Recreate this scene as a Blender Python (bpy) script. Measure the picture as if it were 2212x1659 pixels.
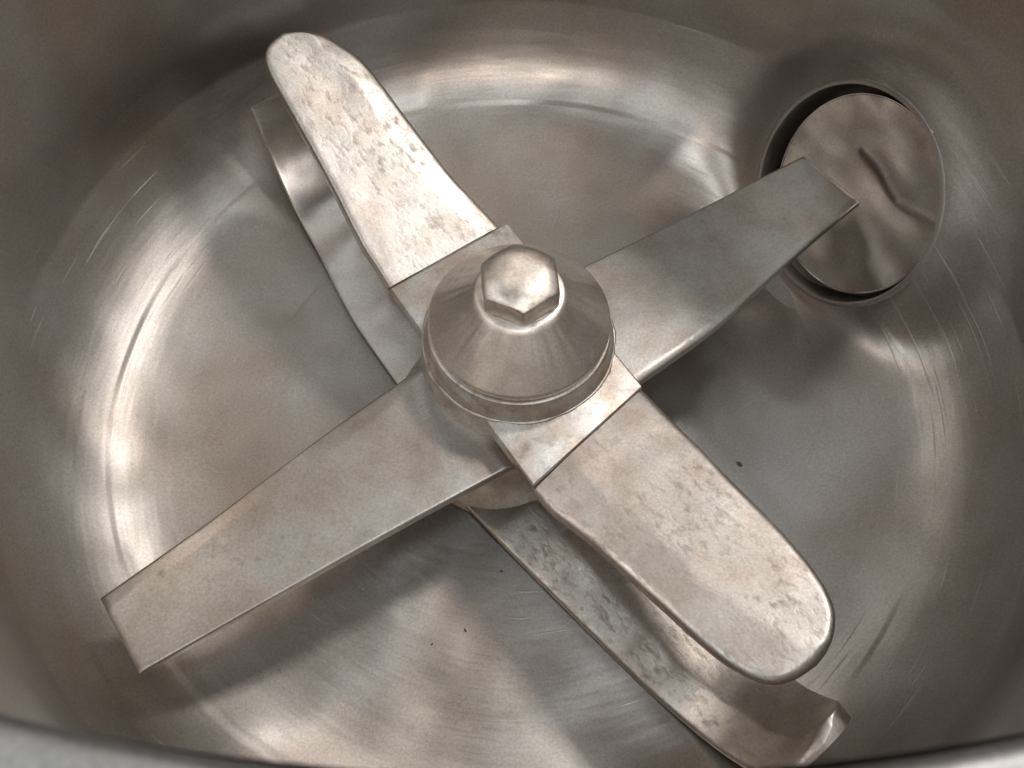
import bpy, bmesh, math, random
import numpy as np
from mathutils import Vector, Matrix, noise

for o in list(bpy.data.objects):
    bpy.data.objects.remove(o)
sc = bpy.context.scene
COL = sc.collection

# ------------------------------------------------------------------ camera
cam = bpy.data.cameras.new('camera')
camo = bpy.data.objects.new('camera', cam)
COL.objects.link(camo)
TH, ROLL = math.radians(60.94), math.radians(0.70)
fw = Vector((0, math.cos(TH), -math.sin(TH)))
rt = Vector((1, 0, 0)); up = rt.cross(fw)
r2 = rt * math.cos(ROLL) + up * math.sin(ROLL)
u2 = -rt * math.sin(ROLL) + up * math.cos(ROLL)
m = Matrix((r2, u2, -fw)).transposed().to_4x4()
m.translation = Vector((-0.0057, -0.5241, 1.0))
camo.matrix_world = m
cam.sensor_width = 36
cam.lens = 36 * 2316.3 / 2212
cam.clip_start = 0.01; cam.clip_end = 60
cam.dof.use_dof = True
cam.dof.focus_distance = 0.96
cam.dof.aperture_fstop = 17
sc.camera = camo
sc.view_settings.view_transform = 'Standard'
sc.view_settings.look = 'None'
sc.view_settings.gamma = 1
sc.view_settings.exposure = 0
sc.cycles.max_bounces = 10
sc.cycles.glossy_bounces = 8

# ------------------------------------------------------------------ room light
w = bpy.data.worlds.new('World'); sc.world = w; w.use_nodes = True
wb = w.node_tree.nodes['Background']
wb.inputs['Color'].default_value = (0.150, 0.142, 0.135, 1)
wb.inputs['Strength'].default_value = 1.0

def lamp(name, loc, target, sx, sy, power, col):
    l = bpy.data.lights.new(name, 'AREA'); l.shape = 'RECTANGLE'
    l.size = sx; l.size_y = sy; l.energy = power; l.color = col
    o = bpy.data.objects.new(name, l); COL.objects.link(o)
    o.location = loc
    o.rotation_euler = (Vector(target) - Vector(loc)).to_track_quat('-Z', 'Y').to_euler()
    return o
WARM = (1.0, 0.93, 0.88); COOL = (0.86, 0.95, 1.0)
lamp('overhead_lamp', (1.25, 1.40, 3.2), (0, 0, 0), 0.45, 0.45, 42, WARM)
lamp('overhead_lamp', (-1.9, 1.0, 3.0), (0, 0, 0), 0.9, 0.9, 12, WARM)
lamp('overhead_lamp', (2.3, 0.2, 3.0), (0, 0, 0), 0.8, 0.8, 19, WARM)  # added fill, brightens the lower-left blade bevel by way of the wall
lamp('overhead_lamp', (-0.1, 2.5, 3.2), (0, 0, 0), 0.7, 0.5, 8, WARM)  # added fill for the bright patches on the lower-right upper blade
lamp('overhead_lamp', (0.65, -0.5, 3.1), (0, 0, 0), 0.6, 0.6, 13, COOL)  # added cool fill that lifts the scraper blade at upper left
lamp('overhead_lamp', (0.15, -1.75, 2.75), (0, 0, 0.1), 1.6, 0.7, 22, WARM)
lamp('overhead_lamp', (-1.9, -0.6, 3.2), (0, 0, 0), 0.6, 1.2, 14, COOL)

# ------------------------------------------------------------------ materials
def steel(name, col=(0.56, 0.515, 0.47), rough=(0.22, 0.42), rscale=6, dent=0.0, dscale=5, pits=0.0,
          pitscale=(60, 60, 60), pitrot=0, ring=0.0, brush=0.0, fleck=0.0, tone=0.12, lo=.58, hi=.70, tsc=2.3, tdet=4, scratch=0):
    mt = bpy.data.materials.new(name); mt.use_nodes = True
    nt = mt.node_tree; N = nt.nodes; L = nt.links
    b = N['Principled BSDF']; b.inputs['Metallic'].default_value = 1
    tc = N.new('ShaderNodeTexCoord')
    def mapr(sock, a, c, d, e):
        n = N.new('ShaderNodeMapRange'); L.new(sock, n.inputs['Value'])
        n.inputs['From Min'].default_value = a; n.inputs['From Max'].default_value = c
        n.inputs['To Min'].default_value = d; n.inputs['To Max'].default_value = e
        return n.outputs['Result']
    def nz(scale, det=3, vec=None, rgh=.55, dist=0):
        n = N.new('ShaderNodeTexNoise'); n.inputs['Scale'].default_value = scale
        n.inputs['Detail'].default_value = det; n.inputs['Roughness'].default_value = rgh
        n.inputs['Distortion'].default_value = dist
        L.new(vec or tc.outputs['Object'], n.inputs['Vector']); return n.outputs['Fac']
    def math_(op, a, b_):
        n = N.new('ShaderNodeMath'); n.operation = op
        for i, v in enumerate((a, b_)):
            if isinstance(v, (int, float)): n.inputs[i].default_value = v
            else: L.new(v, n.inputs[i])
        return n.outputs[0]
    big = nz(rscale, 4, dist=.6)
    rg = mapr(big, .3, .7, rough[0], rough[1])
    mix = N.new('ShaderNodeMix'); mix.data_type = 'RGBA'
    mix.inputs[6].default_value = (col[0] * (1 - tone * .7), col[1] * (1 - tone), col[2] * (1 - tone * 1.25), 1)
    mix.inputs[7].default_value = (col[0] * (1 + tone * .55), col[1] * (1 + tone * .9), col[2] * (1 + tone * 1.1), 1)
    L.new(mapr(nz(rscale * tsc, tdet), .35, .65, 0, 1), mix.inputs[0])
    colout = mix.outputs[2]
    gr = N.new('ShaderNodeMix'); gr.data_type = 'RGBA'; gr.blend_type = 'MULTIPLY'; gr.inputs[0].default_value = 1
    L.new(colout, gr.inputs[6])
    g0 = mapr(nz(420, 2, rgh=.8), .25, .75, .80, 1.18)
    cg = N.new('ShaderNodeCombineColor')
    for q in range(3): L.new(g0, cg.inputs[q])
    L.new(cg.outputs[0], gr.inputs[7]); gr.clamp_result = False
    colout = gr.outputs[2]
    h = None
    def add(hs, k):
        nonlocal h
        t = math_('MULTIPLY', hs, k)
        h = t if h is None else math_('ADD', h, t)
    if dent: add(nz(dscale, 2, rgh=.45), dent)
    if ring or brush:
        sx = N.new('ShaderNodeSeparateXYZ'); L.new(tc.outputs['Object'], sx.inputs[0])
        rad = N.new('ShaderNodeVectorMath'); rad.operation = 'LENGTH'
        cx = N.new('ShaderNodeCombineXYZ'); L.new(sx.outputs[0], cx.inputs[0]); L.new(sx.outputs[1], cx.inputs[1])
        L.new(cx.outputs[0], rad.inputs[0])
        ang = math_('ARCTAN2', sx.outputs[1], sx.outputs[0])
        ca = math_('COSINE', ang, 0); sa = math_('SINE', ang, 0)
        cv = N.new('ShaderNodeCombineXYZ')
        L.new(math_('MULTIPLY', ca, 1.6), cv.inputs[0]); L.new(math_('MULTIPLY', sa, 1.6), cv.inputs[1])
        L.new(math_('ADD', math_('MULTIPLY', rad.outputs['Value'], 22), math_('MULTIPLY', sx.outputs[2], 16)), cv.inputs[2])
        if ring: add(nz(1, 3, cv.outputs[0]), ring)
        if brush:
            cv2 = N.new('ShaderNodeVectorMath'); cv2.operation = 'MULTIPLY'
            L.new(cv.outputs[0], cv2.inputs[0]); cv2.inputs[1].default_value = (3, 3, 14)
            add(nz(1.5, 4, cv2.outputs[0], .7), brush)
            rg = math_('ADD', rg, mapr(nz(1.5, 4, cv2.outputs[0], .7), .3, .7, -.04, .04))
    if scratch:
        cv3 = N.new('ShaderNodeVectorMath'); cv3.operation = 'MULTIPLY'
        L.new(cv.outputs[0], cv3.inputs[0]); cv3.inputs[1].default_value = (2.2, 2.2, 9)
        sm = math_('MULTIPLY', mapr(nz(1.0, 2, cv3.outputs[0], .6), .64, .70, 0, 1), mapr(nz(4, 2), .50, .60, 0, 1))
        add(sm, .00012)
        m3 = N.new('ShaderNodeMix'); m3.data_type = 'RGBA'
        L.new(math_('MULTIPLY', sm, scratch), m3.inputs[0]); L.new(colout, m3.inputs[6])
        m3.inputs[7].default_value = (.80, .79, .77, 1); colout = m3.outputs[2]
        rg = math_('ADD', rg, math_('MULTIPLY', sm, .15))
    if fleck:
        add(nz(140, 3, rgh=.7), fleck)
    if pits:
        mp = N.new('ShaderNodeMapping'); L.new(tc.outputs['Object'], mp.inputs[0])
        mp.inputs['Rotation'].default_value = (0, 0, pitrot); mp.inputs['Scale'].default_value = pitscale
        # Mapping applies the scale first, so the stretch is rotated by a second node
        mp.vector_type = 'TEXTURE'
        mp.inputs['Scale'].default_value = tuple(1 / s for s in pitscale)
        p1 = mapr(nz(1, 2, mp.outputs[0], .6), lo, hi, 0, 1)
        patch = mapr(nz(11, 2), .36, .58, 0.25, 1)
        pm = math_('MULTIPLY', p1, patch)
        add(pm, -pits)
        m2 = N.new('ShaderNodeMix'); m2.data_type = 'RGBA'
        L.new(math_('MULTIPLY', pm, .52), m2.inputs[0]); L.new(colout, m2.inputs[6])
        m2.inputs[7].default_value = (.30, .255, .22, 1)
        colout = m2.outputs[2]
        rg = math_('ADD', rg, math_('MULTIPLY', pm, .2))
    L.new(colout, b.inputs['Base Color']); L.new(rg, b.inputs['Roughness'])
    if h is not None:
        bp = N.new('ShaderNodeBump'); bp.inputs['Distance'].default_value = 1.0
        bp.inputs['Strength'].default_value = 1.0
        L.new(h, bp.inputs['Height']); L.new(bp.outputs[0], b.inputs['Normal'])
    return mt

M_bowl = steel('bowl_steel', (0.485, 0.450, 0.420), (0.34, 0.50), 5, dent=.015, dscale=5.0, ring=.0011, brush=.00002, fleck=.00003, tone=.17, tsc=1.0, tdet=3, scratch=.14)
M_wall = steel('bowl_wall_steel', (0.49, 0.472, 0.455), (0.37, 0.53), 4, dent=.006, dscale=3.5, ring=.0007, brush=.00003, fleck=.00003, tone=.10, tsc=1.2, tdet=2, scratch=.22)
M_blade = steel('worn_blade_steel', (0.60, 0.552, 0.508), (0.32, 0.48), 12, dent=.0010, dscale=18, pits=.00014,
                pitscale=(85, 150, 85), pitrot=math.radians(-48), fleck=.00010, tone=.11, lo=.50, hi=.76)
M_blade2 = steel('scraper_steel', (0.62, 0.59, 0.565), (0.26, 0.40), 10, dent=.0012, dscale=12, fleck=.00006, tone=.10)
M_flat = steel('plain_blade_steel', (0.465, 0.435, 0.405), (0.34, 0.50), 9, dent=.0010, dscale=9, pits=.00006,
               pitscale=(90, 90, 90), fleck=.00008, tone=.14, lo=.58, hi=.84)
M_hub = steel('hub_steel', (0.60, 0.56, 0.52), (0.42, 0.56), 14, dent=.0010, dscale=14, pits=.00010,
              pitscale=(70, 70, 70), fleck=.00009, tone=.22, lo=.54, hi=.76)
M_cone = steel('turned_cone_steel', (0.74, 0.69, 0.635), (0.34, 0.46), 14, dent=.0008, dscale=10, pits=.00006,
              pitscale=(60, 60, 60), fleck=.00006, tone=.08, lo=.60, hi=.80)
M_nut = steel('nut_steel', (0.62, 0.565, 0.51), (0.34, 0.48), 30, dent=.0012, dscale=30, pits=.0001,
              pitscale=(110, 110, 110), fleck=.00014, tone=.14, lo=.54, hi=.74)
M_plug = steel('plug_steel', (0.47, 0.435, 0.405), (0.12, 0.20), 9, dent=.008, dscale=7, fleck=.00004, tone=.10, tdet=2)
M_rim = steel('rim_steel', (0.34, 0.338, 0.332), (0.42, 0.54), 7, dent=.002, dscale=8, fleck=.0001, tone=.10)
M_dark = steel('recess_shade_steel', (0.16, 0.14, 0.125), (0.5, 0.6), 12, dent=.001, dscale=14, tone=.2)  # dark colour stands in for the shade deep inside the outlet
M_crumb = bpy.data.materials.new('crumb_brown'); M_crumb.use_nodes = True
_b = M_crumb.node_tree.nodes['Principled BSDF']
_b.inputs['Base Color'].default_value = (.12, .09, .07, 1); _b.inputs['Roughness'].default_value = .8

# ------------------------------------------------------------------ helpers
def obj(name, me, mat, parent=None, smooth=True, sharp=40):
    o = bpy.data.objects.new(name, me); COL.objects.link(o)
    me.materials.append(mat)
    if smooth:
        for p in me.polygons: p.use_smooth = True
        if sharp: me.set_sharp_from_angle(angle=math.radians(sharp))
    if parent: o.parent = parent
    return o

def mesh(name, V, F):
    me = bpy.data.meshes.new(name); me.from_pydata([tuple(map(float, v)) for v in V], [], F)
    me.validate(); bm = bmesh.new(); bm.from_mesh(me)
    bmesh.ops.remove_doubles(bm, verts=bm.verts, dist=1e-6)
    bmesh.ops.recalc_face_normals(bm, faces=bm.faces)
    bm.to_mesh(me); bm.free(); return me

def lathe(name, prof, n=256, closed=False, wob=None):
    V = []; F = []; k = len(prof)
    for i in range(n):
        a = 2 * math.pi * i / n; c, s = math.cos(a), math.sin(a)
        for (r, z) in prof:
            V.append((r * c, r * s, z))
    if wob: V = [wob(v) for v in V]
    for i in range(n):
        j = (i + 1) % n
        for q in range(k if closed else k - 1):
            q2 = (q + 1) % k
            F.append((i * k + q, j * k + q, j * k + q2, i * k + q2))
    return mesh(name, V, F)

def thing(name, label, cat):
    o = bpy.data.objects.new(name, None); COL.objects.link(o)
    o.empty_display_size = .05
    o['label'] = label; o['category'] = cat
    return o

def arc(cr, cz, R, a0, a1, n):
    return [(cr + R * math.cos(math.radians(a0 + (a1 - a0) * i / n)), cz + R * math.sin(math.radians(a0 + (a1 - a0) * i / n))) for i in range(n + 1)]

def smoothline(pts, n):
    """resample a polyline as a Catmull-Rom curve"""
    P = [Vector(p) for p in pts]; P = [2 * P[0] - P[1]] + P + [2 * P[-1] - P[-2]]
    out = []
    for i in range(1, len(P) - 2):
        for k in range(n):
            t = k / n; a, b, c, d = P[i - 1], P[i], P[i + 1], P[i + 2]
            out.append(.5 * (2 * b + (c - a) * t + (2 * a - 5 * b + 4 * c - d) * t * t + (3 * b - a - 3 * c + d) * t ** 3))
    out.append(P[-2])
    return np.array([tuple(v) for v in out])

def blade(name, surf, lead, trail, th, mat, parent, label=None, bev=.02, drop=.003, rnd=.0022, nu=110, nv=40,
          roundtip=True, wav=.0006, seed=0, edge_th=None, bevcurve=None):
    """surf(u, v) -> (point, normal). lead / trail: (u, v) lines from the root to the tip."""
    A = smoothline(lead, 8); B = smoothline(trail, 8)
    u0 = max(A[0][0], B[0][0]); ut = min(A[-1][0], B[-1][0])
    out = np.concatenate([A, B[::-1]])
    def dist(p):
        a = out[:-1]; b = out[1:]; ab = b - a
        t = np.clip(((p - a) * ab).sum(1) / np.maximum((ab * ab).sum(1), 1e-12), 0, 1)
        return float(np.min(np.hypot(*((p - a - ab * t[:, None]).T))))
    V = []; rows = []
    for i in range(nu + 1):
        t = i / nu
        if roundtip: t = math.sin(t * math.pi / 2) if t > 0 else 0
        # the ends of both edges need not share the same u, so stations lean from edge to edge
        uA = A[0][0] + (A[-1][0] - A[0][0]) * t; uB = B[0][0] + (B[-1][0] - B[0][0]) * t
        vA = np.interp(uA, A[:, 0], A[:, 1]); vB = np.interp(uB, B[:, 0], B[:, 1])
        W = math.hypot(vB - vA, uB - uA)
        e = [0, .12, .35, .65, 1.0]
        s = [min(.45, x * rnd / max(W, 1e-6)) for x in e]
        inner = [s[-1] + (1 - 2 * s[-1]) * k / (nv - 1) for k in range(1, nv - 1)]
        ss = s + inner + [1 - x for x in s[::-1]]
        top = []; bot = []
        for q in ss:
            u = uA + (uB - uA) * q; v = vA + (vB - vA) * q
            P, Nn = surf(u, v)
            d = dist(np.array((u, v)))
            h = 0
            bw = bev * (1 + .10 * math.sin(u * 61 + seed) + .06 * math.sin(u * 133 + 2 * seed))
            if bevcurve: bw = bevcurve(u)
            dl = (v - vA) if vB > vA else (vA - v)
            if drop and bw > 1e-4:
                x = dl / bw
                # soft crease
                k = .06; h -= drop * (math.sqrt((1 - x) ** 2 + k * k) + (1 - x) - .0) / 2
            if d < rnd: h -= rnd * (1 - math.sqrt(max(0, 1 - (1 - d / rnd) ** 2))) * .8
            nn = noise.noise(Vector((u * 16 + seed, v * 22, seed * 3.1))) + .5 * noise.noise(Vector((u * 44, v * 44 + seed, 7.7)))
            h += wav * nn
            top.append(P + Nn * h)
            bot.append(P - Nn * th)
        base = len(V); V += top + bot[::-1]
        rows.append((base, len(top) * 2))
    F = []
    for i in range(nu):
        a, k = rows[i]; b, _ = rows[i + 1]
        for q in range(k):
            q2 = (q + 1) % k
            F.append((a + q, a + q2, b + q2, b + q))
    a, k = rows[0]; F.append(tuple(a + q for q in range(k)))
    a, k = rows[-1]; F.append(tuple(a + q for q in range(k))[::-1])
    o = obj(name, mesh(name, V, F), mat, parent, sharp=35)
    if label: o['label'] = label
    return o

def plane_surf(O, U, Vv, bend=None):
    O, U, Vv = Vector(O), Vector(U).normalized(), Vector(Vv).normalized()
    Nn = U.cross(Vv).normalized()
    if Nn.z < 0: Nn = -Nn
    def f(u, v):
        h = bend(u, v) if bend else 0
        return O + U * u + Vv * v + Nn * h, Nn
    return f

# ------------------------------------------------------------------ bowl
bowl = thing('mixing_bowl', 'deep round stainless steel mixer bowl with a dished floor and turned rim', 'bowl')
PA, PR, PZ, PT, PRHO = math.radians(32.2), .4346, .0752, math.radians(65.9), .1107
PB = PA + math.radians(-4.2)
PU = Vector((math.cos(PB) * math.cos(PT), math.sin(PB) * math.cos(PT), math.sin(PT)))
PV = Vector((-math.sin(PB), math.cos(PB), 0))
PN = PU.cross(PV).normalized()
if PN.z < 0: PN = -PN
_c0 = Vector((math.cos(PA) * PR, math.sin(PA) * PR, PZ)); _cam = Vector((-0.0057, -0.5241, 1.0))
PRHO *= 0.990
PC = _cam + (_c0 - _cam) * 0.990
HC = PC + PV * .0060 - PU * .0045            # the opening is a little wider than the plug and off to its left
MOUTH = .012                                    # the plug face sits this far back in its opening
HR = PRHO * 1.06
def pq(P):
    d = P - HC
    s_ = d.dot(PN); return s_, (d - PN * s_).length
def dentw(v):
    v = dent0(v); P = Vector(v); s_, q = pq(P)
    if abs(s_ - MOUTH) < .14 and q < PRHO * 2.0:
        k = min(1, max(0, (PRHO * 2.0 - q) / (PRHO * .92))); k = k * k * (3 - 2 * k)
        k2 = min(1, max(0, (.14 - abs(s_ - MOUTH)) / .06)); k *= k2 * k2 * (3 - 2 * k2)
        P = P - PN * (s_ - MOUTH) * k
    return tuple(P)
def dent0(v):
    x, y, z = v
    k = .0022 * noise.noise(Vector((x * 5, y * 5, z * 4 + 3))) + .0010 * noise.noise(Vector((x * 11, y * 11, z * 9)))
    r = math.hypot(x, y) + 1e-9
    if z < .02: return (x, y, z + k)
    return (x * (1 + k / r), y * (1 + k / r), z)
FR, FC = .160, .335
flo = [(r, 0.0) for r in np.linspace(.004, FC - .003, 90)] + [(FC + FR * (1 - (1 - q) ** 2.25) ** (1 / 2.25) if False else FC + FR * q, FR * (1 - (1 - q ** 2.35) ** (1 / 2.35))) for q in np.sin(np.linspace(0, 1, 81) * math.pi / 2 * .985)]
FL = np.array(flo); FL0 = FL.copy()
for _ in range(260):                            # ease the turn from floor to side
    FL[1:-1] = .25 * FL[:-2] + .5 * FL[1:-1] + .25 * FL[2:]
    FL[:20] = FL0[:20]; FL[-12:] = FL0[-12:]
flo = [tuple(map(float, q)) for q in FL]
zt = flo[-1][1]
def cut(me):
    bm = bmesh.new(); bm.from_mesh(me)
    dead = [f for f in bm.faces if (lambda a: abs(a[0] - MOUTH) < .06 and a[1] < PRHO * 1.10)(pq(f.calc_center_median()))]
    bmesh.ops.delete(bm, geom=dead, context='FACES'); bm.to_mesh(me); bm.free(); return me
obj('floor', cut(lathe('floor', flo, 480, wob=dentw)), M_bowl, bowl, sharp=0)
wl = [(flo[-1][0] + (.4897 - flo[-1][0]) * t, zt + (.772 - zt) * t) for t in np.linspace(0, 1, 70)]
wl[0] = flo[-1]
obj('wall', cut(lathe('wall', wl, 480, wob=dentw)), M_bowl, bowl, sharp=0)
rim = arc(.4957, .772, .006, 180, 90, 6) + [(.51, .7785), (.53, .7788), (.60, .7785)] + arc(.60, .766, .0125, 90, -60, 8) + [(.60, .742), (.53, .745), (.4897, .752)]
def rimw(v):
    x, y, z = v
    return (x, y, z + .0012 * noise.noise(Vector((x * 7, y * 7, 1))))
o = obj('rim', lathe('rim', rim, 300, closed=True, wob=rimw), M_rim, bowl)
o['label'] = 'pale grey flat rim'
# outside shell, so that the bowl is a solid vessel from any side
outer = [(.004, -.03)] + [(.36, -.03)] + arc(.36, .14, .17, -90, 0, 14) + [(.53, .745)]
obj('shell', lathe('shell', outer, 128), M_wall, bowl)

# ------------------------------------------------------------------ impeller
imp = thing('impeller', 'six-armed steel mixing impeller with cone cap and domed hex nut on the bowl floor', 'impeller')
HB = [(.001, .001), (.125, .001), (.122, .012), (.108, .024), (.098, .045), (.094, .075), (.0925, .120), (.0890, .140), (.0890, .1462)]
HB += [(.0888, .1482), (.0876, .1500), (.0862, .1540), (.0852, .1600), (.0850, .166), (.0835, .1695), (.0800, .1708), (.001, .1708)]
obj('hub', lathe('hub', HB, 160), M_hub, imp)
CP = [(.001, .1742), (.074, .1742), (.0800, .1748), (.0828, .1765), (.0832, .1785), (.0826, .1800)] + \
     [(.0826 + (.0405 - .0826) * t, .1800 + (.2215 - .1800) * t) for t in np.linspace(.04, 1, 14)] + [(.038, .2228), (.001, .2228)]
def conew(v):
    x, y, z = v
    r = math.hypot(x, y); a = math.atan2(y, x)
    if r < .04 or r > .0825: return v
    k = .0009 * noise.noise(Vector((math.cos(a) * 3.2, math.sin(a) * 3.2, 0))) + .00045 * noise.noise(Vector((math.cos(a) * 9, math.sin(a) * 9, 5)))
    k *= math.sin((r - .04) / .0425 * math.pi)
    return (x * (1 + k / r), y * (1 + k / r), z + k)
o = obj('cone_cap', lathe('cone_cap', CP, 240, wob=conew), M_cone, imp); o['label'] = 'smooth turned cone cap'

# domed hexagonal nut
def hexnut():
    V = []; F = []; n = 96; rot = math.radians(-84)
    zb, rc = .2215, .0375
    def rhex(a, R):
        k = ((a - rot) % (math.pi / 3)) - math.pi / 6
        ra = R * math.cos(math.pi / 6) / math.cos(k)
        return ra
    rows = []
    zd = lambda r: zb + .0298 - .0096 * (r / rc) ** 3.4
    def row(fr, fz):
        b = len(V); rows.append(b)
        for i in range(n):
            a = 2 * math.pi * i / n; r = fr(a)
            V.append((r * math.cos(a), r * math.sin(a), fz(r)))
    row(lambda a: rhex(a, rc) * .985, lambda r: zb)
    row(lambda a: rhex(a, rc), lambda r: zb + .0015)
    row(lambda a: rhex(a, rc), lambda r: zd(r) - .0012)
    row(lambda a: rhex(a, rc) * .988, lambda r: zd(r) - .0003)
    for t in (.96, .9, .82, .72, .6, .48, .36, .24, .12, .04):
        row(lambda a, t=t: rhex(a, rc) * t, lambda r: zd(r))
    for x, y in zip(rows[:-1], rows[1:]):
        for i in range(n):
            j = (i + 1) % n; F.append((x + i, x + j, y + j, y + i))
    F.append(tuple(rows[-1] + i for i in range(n))); F.append(tuple(rows[0] + i for i in range(n))[::-1])
    V = [Vector(v) * 1 + Vector((0, 0, .0008 * noise.noise(Vector(v) * 60))) for v in V]
    return mesh('nut', V, F)
o = obj('nut', hexnut(), M_nut, imp, sharp=28); o['label'] = 'domed hexagonal nut with worn corners'
wsh = [(.034, .2222), (.0395, .2222), (.0397, .2227), (.0385, .2234), (.034, .2235)]
obj('washer', lathe('washer', wsh, 96, closed=True), M_nut, imp)
# dirty weld bead where the boss meets the root plate
V = []; F = []; n1, n2 = 360, 10
for i in range(n1):
    a = 2 * math.pi * i / n1
    rr_ = .0014 * (1 + .9 * noise.noise(Vector((math.cos(a) * 5, math.sin(a) * 5, 0))) + .35 * noise.noise(Vector((math.cos(a) * 22, math.sin(a) * 22, 0))))
    R0 = .0890 + .0014 * noise.noise(Vector((math.cos(a) * 4, math.sin(a) * 4, 4)))
    for j in range(n2):
        b_ = 2 * math.pi * j / n2
        q = R0 + rr_ * 1.2 * math.cos(b_); V.append((q * math.cos(a), q * math.sin(a), .1458 + rr_ * .8 * math.sin(b_)))
for i in range(n1):
    for j in range(n2):
        F.append((i * n2 + j, ((i + 1) % n1) * n2 + j, ((i + 1) % n1) * n2 + (j + 1) % n2, i * n2 + (j + 1) % n2))
obj('weld_bead', mesh('weld_bead', V, F), M_hub, imp)

# upper blade: flat root plate and two rising round-ended arms
Z1 = .1455
se_f = plane_surf((.0644, -.1001, .145), (.6915, -.6921, .2069), (.7074, .7068, 0))
nw_f = plane_surf((-.0734, .0913, .145), (-.5511, .7679, .3265), (.8124, .583, 0))
# root plate outline (a bent strip from one fold to the other)
RP = [(.0138, -.1504), (.1142, -.0503), (.094, -.020), (.052, .040), (-.012, .135), (-.0219, .1283), (-.1249, .0543), (-.091, .004), (-.046, -.062), (-.0213, -.0995)]
def prism(name, poly, z0, z1, mat, parent, bevel=.0016):
    bm = bmesh.new()
    vs = [bm.verts.new((x, y, z1)) for x, y in poly]
    f = bm.faces.new(vs)
    r = bmesh.ops.extrude_face_region(bm, geom=[f])
    for v in [g for g in r['geom'] if isinstance(g, bmesh.types.BMVert)]: v.co.z = z0
    bmesh.ops.recalc_face_normals(bm, faces=bm.faces)
    bmesh.ops.bevel(bm, geom=[e for e in bm.edges], offset=bevel, segments=3, affect='EDGES', profile=.6)
    me = bpy.data.meshes.new(name); bm.to_mesh(me); bm.free()
    return obj(name, me, mat, parent, sharp=30)
prism('root_plate', RP, Z1 - .014, Z1, M_hub, imp, bevel=.0038)
SE_lead = [(.0006, -.0735), (.0258, -.0773), (.0703, -.0765), (.1096, -.0785), (.1636, -.0815), (.1967, -.083), (.2215, -.0825), (.2435, -.0779), (.2569, -.0699), (.2655, -.0560), (.2702, -.0370)]
SE_trail = [(.0006, .0692), (.038, .0618), (.0780, .0550), (.1168, .0472), (.1739, .0371), (.2265, .0224), (.2519, .0087), (.2640, -.0071), (.2690, -.0220), (.2702, -.0370)]
blade('blade', se_f, SE_lead, SE_trail, .010, M_blade, imp, 'upper blade with rounded tip, pitted, rising towards the lower right', bev=.040, drop=.0042, rnd=.0070, seed=1)
# for this arm the leading (sharpened) side is the right-hand one in plan
NW_trail = [(.0006, -.0634), (.0280, -.0632), (.0563, -.0629), (.1325, -.0555), (.2028, -.0509), (.2428, -.0483), (.2597, -.0445), (.2708, -.037), (.2762, -.0265), (.2800, -.0120)]
NW_lead = [(.0006, .0682), (.0420, .0600), (.0789, .0540), (.1421, .0490), (.1850, .0465), (.2202, .0422), (.2503, .0294), (.2640, .0205), (.2734, .0070), (.2800, -.0120)]
def nwb(u):
    return float(np.interp(u, [0, .04, .09, .145, .21, .25, .28], [.020, .024, .027, .0245, .023, .018, .004])) + .0012 * math.sin(u * 90) + .0008 * math.sin(u * 210)
blade('blade', nw_f, NW_lead, NW_trail, .010, M_blade, imp, 'upper blade with rounded tip and bright ground edge, pointing to the upper left', bevcurve=nwb, drop=.0034, rnd=.0055, seed=4)

# middle blade: two flat square-ended arms
def flat_surf(z, dirx, diry, bend=None):
    U = Vector((dirx, diry, 0)).normalized(); Vv = Vector((-U.y, U.x, 0))
    return U, Vv
def mid_arm(lead_xy, trail_xy, dxy, label, bev, drop, seed, tipbend=0, wav=.0005, bc=None):
    U = Vector((dxy[0], dxy[1], 0)).normalized(); Vv = Vector((-U.y, U.x, 0))
    lo = lambda L: [(Vector((x, y, 0)).dot(U), Vector((x, y, 0)).dot(Vv)) for x, y in L]
    A, B = lo(lead_xy), lo(trail_xy)
    # carry both edges into the hub
    def ext(P):
        (a, b), (c, d) = P[0], P[1]; k = (a - .045) / (c - a)
        return [(.045, b - (d - b) * k)] + P
    A, B = ext(A), ext(B)
    f = plane_surf((0, 0, .115), U, Vv, (lambda u, v: -tipbend * max(0, u - .34)) if tipbend else None)
    return blade('blade', f, A, B, .0085, M_flat, imp, label, bev=bev, drop=drop, rnd=.0028, roundtip=False, wav=wav, seed=seed, bevcurve=bc)
def swb(u):
    return float(np.interp(u, [.05, .10, .14, .20, .30, .38, .45], [.002, .009, .020, .0175, .0155, .014, .015])) + .0010 * math.sin(u * 75) + .0008 * math.sin(u * 170)
mid_arm([(-0.0839, -0.0057), (-0.1781, -0.086), (-0.2681, -0.1693), (-0.3542, -0.244)],
        [(-0.0073, -0.1188), (-0.1081, -0.1803), (-0.2027, -0.2401), (-0.3085, -0.3079)],
        (-.80, -.58), 'flat square-ended blade with ground bright edge, pointing to the lower left', .014, .0024, 2, bc=swb, wav=.0003)
mid_arm([(0.1187, -0.0257), (0.1939, 0.0348), (0.2755, 0.1161), (0.3585, 0.1956)],
        [(0.0693, 0.1073), (0.1466, 0.1537), (0.2326, 0.2078), (0.3068, 0.2565)],
        (.80, .60), 'flat square-ended blade reaching over the round plug', .006, .0022, 3, tipbend=.06, wav=.0003)

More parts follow.
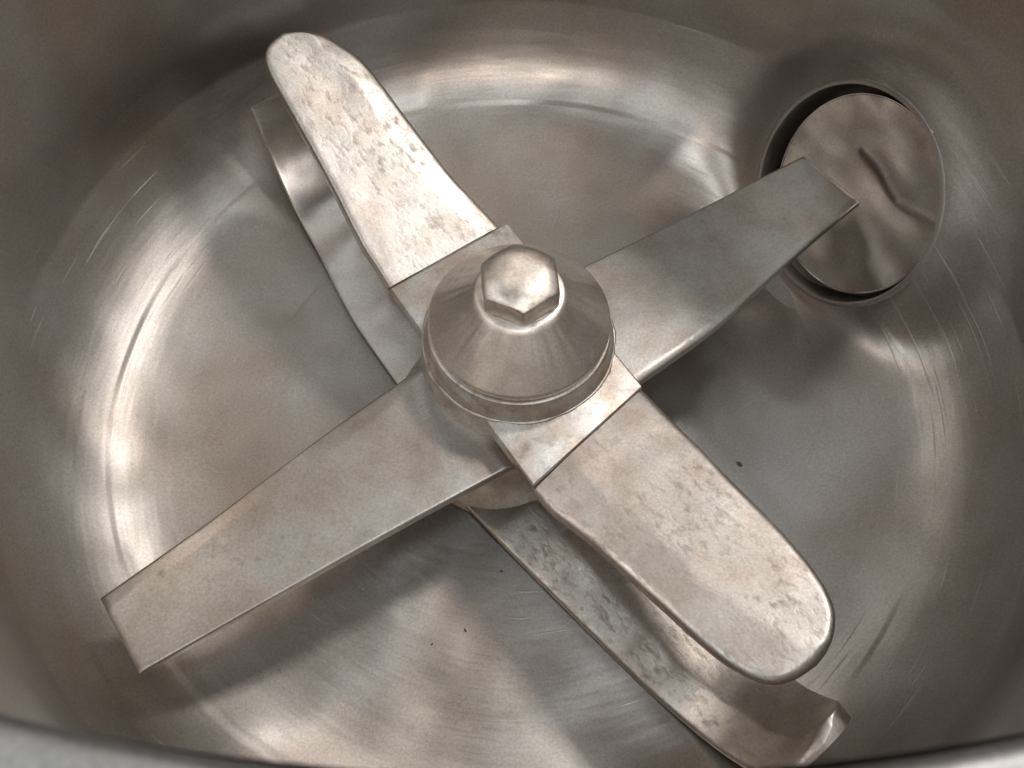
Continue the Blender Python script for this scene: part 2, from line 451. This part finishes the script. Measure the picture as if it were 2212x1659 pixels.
# lowest blade: two scraper arms that follow the floor and curve up at the tip
def scraper_surf(az, z0=.0205, rk=.30, cr=.12):
    a = math.radians(az); d = Vector((math.cos(a), math.sin(a), 0)); n = Vector((-math.sin(a), math.cos(a), 0))
    def f(u, v):
        if u <= rk: rho, z, t = u, z0, 0
        else:
            t = (u - rk) / cr; rho, z = rk + cr * math.sin(t), z0 + cr * (1 - math.cos(t))
        return d * rho + n * v + Vector((0, 0, z)), (Vector((0, 0, 1)) * math.cos(t) - d * math.sin(t))
    return f
blade('blade', scraper_surf(-48), [(.03, -.1130), (.11, -.1116), (.20, -.1085), (.285, -.105), (.333, -.1014), (.384, -.1000), (.420, -.0990), (.442, -.0965), (.456, -.0890), (.464, -.0760), (.468, -.0570)],
      [(.03, .060), (.11, .050), (.20, .030), (.30, .0060), (.384, -.0105), (.436, -.0150), (.455, -.0185), (.464, -.0280), (.468, -.0420)],
      .0160, M_blade, imp, 'lowest scraper blade with broad bevel curving up at its tip, lower right', bev=.045, drop=.0100, rnd=.0030, roundtip=True, seed=5, wav=.0007,
      bevcurve=lambda u: float(np.interp(u, [0, .1, .2, .3, .38, .45], [.052, .050, .041, .034, .036, .034])) + .0008 * math.sin(u * 120))
blade('blade', scraper_surf(132), [(.03, .088), (.1092, .0769), (.2012, .0637), (.307, .0369), (.3664, .0242), (.4202, .0149), (.466, .0123)],
      [(.03, -.1130), (.11, -.1116), (.20, -.1085), (.285, -.105), (.333, -.1014), (.384, -.1000), (.458, -.0985)],
      .0120, M_blade2, imp, 'lowest scraper blade half hidden under the upper blade, curving up at upper left', bev=.055, drop=.0105, rnd=.0020, roundtip=False, seed=6, wav=.0006)

# ------------------------------------------------------------------ discharge plug in the bowl side
plug = thing('discharge_plug', 'round polished steel outlet plug set in the curved bowl side under a blade end', 'plug')
rho = PRHO * .985
plug.location = PC
R3 = Matrix((PU, PV, PN)).transposed()
if R3.determinant() < 0: R3 = Matrix((PU, -PV, PN)).transposed()
plug.rotation_euler = R3.to_euler()
def pw(v):
    x, y, z = v
    r = math.hypot(x, y) / rho
    if z > -.02 and r < 1:
        z -= .006 * (1 - r * r)
        z += .0016 * noise.noise(Vector((x * 13, y * 13, 2))) * (1 - r ** 4)
    return (x, y, z)
face = [(.0005, 0)] + [(rho * t, 0) for t in np.linspace(.03, .975, 50)]
obj('face', lathe('face', face, 180, wob=pw), M_plug, plug, sharp=0)
e = rho * .975; ze = -.006 * (1 - .975 ** 2)
lip = [(e, ze), (rho * .982, ze + .0008), (rho * .992, .0006), (rho * .998, -.0008), (rho, -.003), (rho, -.05), (rho * .9, -.05)]
obj('lip', lathe('lip', lip, 180), M_plug, plug)
back = [(HR * 1.0, -.035), (.001, -.0351)]
o = obj('outlet_shade_disc', lathe('outlet_shade_disc', back + [], 96), M_dark, bowl); o.location = HC; o.rotation_euler = R3.to_euler()  # dark disc behind the plug, depth shade put into its colour
# the opening's seat ring belongs to the bowl
seat = [(HR, -.06), (HR, MOUTH - .0010), (HR * 1.004, MOUTH), (HR * 1.01, MOUTH + .0003), (HR * 1.05, MOUTH + .0001), (HR * 1.07, MOUTH - .0010), (HR * 1.07, MOUTH - .006)]
o = obj('outlet_seat', lathe('outlet_seat', seat, 200), M_bowl, bowl)
o.location = HC; o.rotation_euler = R3.to_euler()

# ------------------------------------------------------------------ crumbs on the floor
def crumb(x, y, z, s, seed, label):
    bm = bmesh.new(); bmesh.ops.create_icosphere(bm, subdivisions=2, radius=s)
    for v in bm.verts:
        k = 1 + .55 * noise.noise(v.co * (1.6 / s) + Vector((seed, 0, 0)))
        v.co = Vector((v.co.x * k * 1.3, v.co.y * k * .8, v.co.z * k * .45))
    me = bpy.data.meshes.new('food_crumb'); bm.to_mesh(me); bm.free()
    o = obj('food_crumb', me, M_crumb, None); o.location = (x, y, z + s * .35)
    o.rotation_euler = (0, 0, seed)
    o['label'] = label; o['category'] = 'crumb'; o['group'] = 'dark food crumbs on the bowl floor'
CR = [((-.1535, -.3221), .0030, 'largest dark crumb, on bare floor below the square-ended left blade'),
      ((-.0471, -.2357), .0017, 'small dark crumb left of the lowest scraper blade, just right of a tinier one'),
      ((-.0780, -.2493), .0012, 'tiny crumb just left of the small crumb beside the lowest scraper blade'),
      ((.2284, -.0593), .0032, 'dark crumb right of the pitted rounded blade, nearest the hub'),
      ((.3226, -.1165), .0019, 'small crumb on bare floor at the far right, past the pitted blade'),
      ((-.0139, -.1768), .0015, 'tiny crumb close to the dark edge of the lowest scraper blade')]
for i, ((x, y), s, lb) in enumerate(CR): crumb(x, y, 0, s * .8, i * 1.7 + .4, lb)
